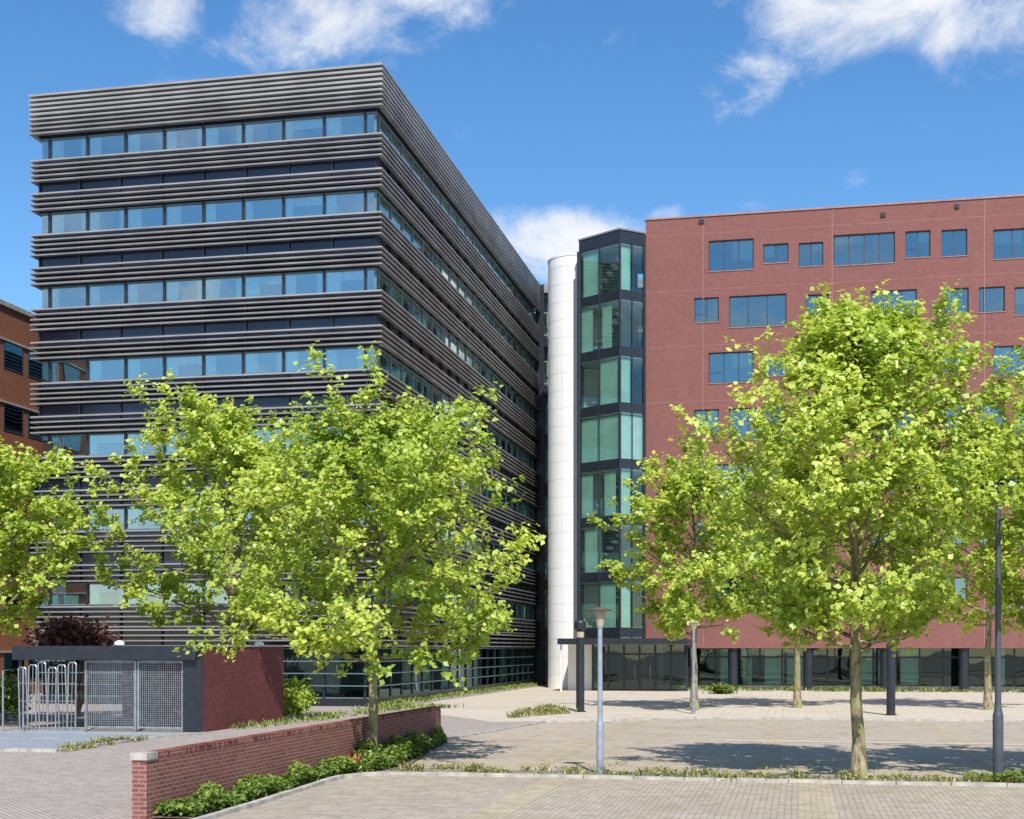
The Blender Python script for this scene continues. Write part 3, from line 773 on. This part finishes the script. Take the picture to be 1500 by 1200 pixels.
# ------------------------------------------------------------------ world, sun
w=bpy.data.worlds.new('World'); scene.world=w; w.use_nodes=True; nt=w.node_tree
for n in list(nt.nodes): nt.nodes.remove(n)
out=N(nt,'ShaderNodeOutputWorld'); bg=N(nt,'ShaderNodeBackground'); bg.inputs[1].default_value=.13
sky=N(nt,'ShaderNodeTexSky'); sky.sky_type='NISHITA'; sky.sun_disc=False
EL=math.radians(48); sky.sun_elevation=EL; sky.sun_rotation=math.radians(172.6); sky.air_density=1.0; sky.dust_density=.3; sky.ozone_density=3.0
hs=N(nt,'ShaderNodeHueSaturation'); hs.inputs['Saturation'].default_value=1.25; hs.inputs['Value'].default_value=1.36; nt.links.new(sky.outputs[0],hs.inputs['Color'])
tc=N(nt,'ShaderNodeTexCoord').outputs['Generated']; sx=N(nt,'ShaderNodeSeparateXYZ'); nt.links.new(tc,sx.inputs[0])
yy=math_(nt,'MAXIMUM',sx.outputs[1],.05)
cb=N(nt,'ShaderNodeCombineXYZ'); nt.links.new(math_(nt,'DIVIDE',sx.outputs[0],yy),cb.inputs[0]); nt.links.new(math_(nt,'DIVIDE',sx.outputs[2],yy),cb.inputs[1])
cl=[(460,40,200,90,.72),(235,12,120,75,.62),(650,0,220,50,.58),(1310,15,290,125,1.0),(1085,90,105,80,.68),(830,355,185,82,1.15),(965,318,80,36,.65),(1100,295,60,34,.75),(5,330,55,50,.75),(920,50,70,35,.5)]
tot=None
for (x,y,rx,ry,a) in cl:
    v1=N(nt,'ShaderNodeVectorMath',operation='MULTIPLY_ADD'); nt.links.new(cb.outputs[0],v1.inputs[0])
    v1.inputs[1].default_value=(2000/rx,2000/ry,0); v1.inputs[2].default_value=(-(x-750)/rx,-(950-y)/ry,0)
    v2=N(nt,'ShaderNodeVectorMath',operation='LENGTH'); nt.links.new(v1.outputs[0],v2.inputs[0])
    mr=N(nt,'ShaderNodeMapRange'); mr.interpolation_type='SMOOTHSTEP'; nt.links.new(v2.outputs['Value'],mr.inputs[0])
    mr.inputs[1].default_value=0; mr.inputs[2].default_value=1.4; mr.inputs[3].default_value=a; mr.inputs[4].default_value=0
    tot=mr.outputs[0] if tot is None else math_(nt,'MAXIMUM',tot,mr.outputs[0])
front=ramp(nt,sx.outputs[1],.0,.15)
mxn=N(nt,'ShaderNodeMix',data_type='FLOAT'); nt.links.new(front,mxn.inputs[0]); mxn.inputs[2].default_value=.45; nt.links.new(tot,mxn.inputs[3])
mp=N(nt,'ShaderNodeMapping'); mp.inputs['Scale'].default_value=(1,1,1.4); nt.links.new(tc,mp.inputs[0])
nz=N(nt,'ShaderNodeTexNoise'); nz.inputs['Scale'].default_value=13; nz.inputs['Detail'].default_value=7; nz.inputs['Roughness'].default_value=.62; nz.inputs['Distortion'].default_value=.35; nt.links.new(mp.outputs[0],nz.inputs['Vector'])
val=math_(nt,'ADD',mxn.outputs[0],math_(nt,'MULTIPLY',math_(nt,'SUBTRACT',nz.outputs['Fac'],.5),2.5))
f=ramp(nt,val,.28,1.25)
f=math_(nt,'MULTIPLY',f,.96)
c=mixc(nt,f,hs.outputs[0],(7.4,7.5,7.7))
nt.links.new(c,bg.inputs[0]); nt.links.new(bg.outputs[0],out.inputs[0])
sun=bpy.data.lights.new('sun','SUN'); sun.energy=5.0; sun.angle=math.radians(.5); sun.color=(1,.955,.88)
so=bpy.data.objects.new('sun',sun); COL.objects.link(so)
sd=Vector((.13*math.cos(EL),-math.cos(EL),math.sin(EL))); so.rotation_euler=sd.to_track_quat('Z','Y').to_euler(); so.location=(10,-40,60)
cam=bpy.data.cameras.new('camera'); co=bpy.data.objects.new('camera',cam); COL.objects.link(co)
cam.sensor_width=36; cam.sensor_fit='HORIZONTAL'; cam.lens=48; cam.shift_y=350/1500; cam.clip_end=6000
co.location=(0,0,CAMH); co.rotation_euler=(math.radians(90),0,0); scene.camera=co
scene.view_settings.view_transform='Standard'; scene.view_settings.look='None'; scene.view_settings.exposure=0; scene.view_settings.gamma=1
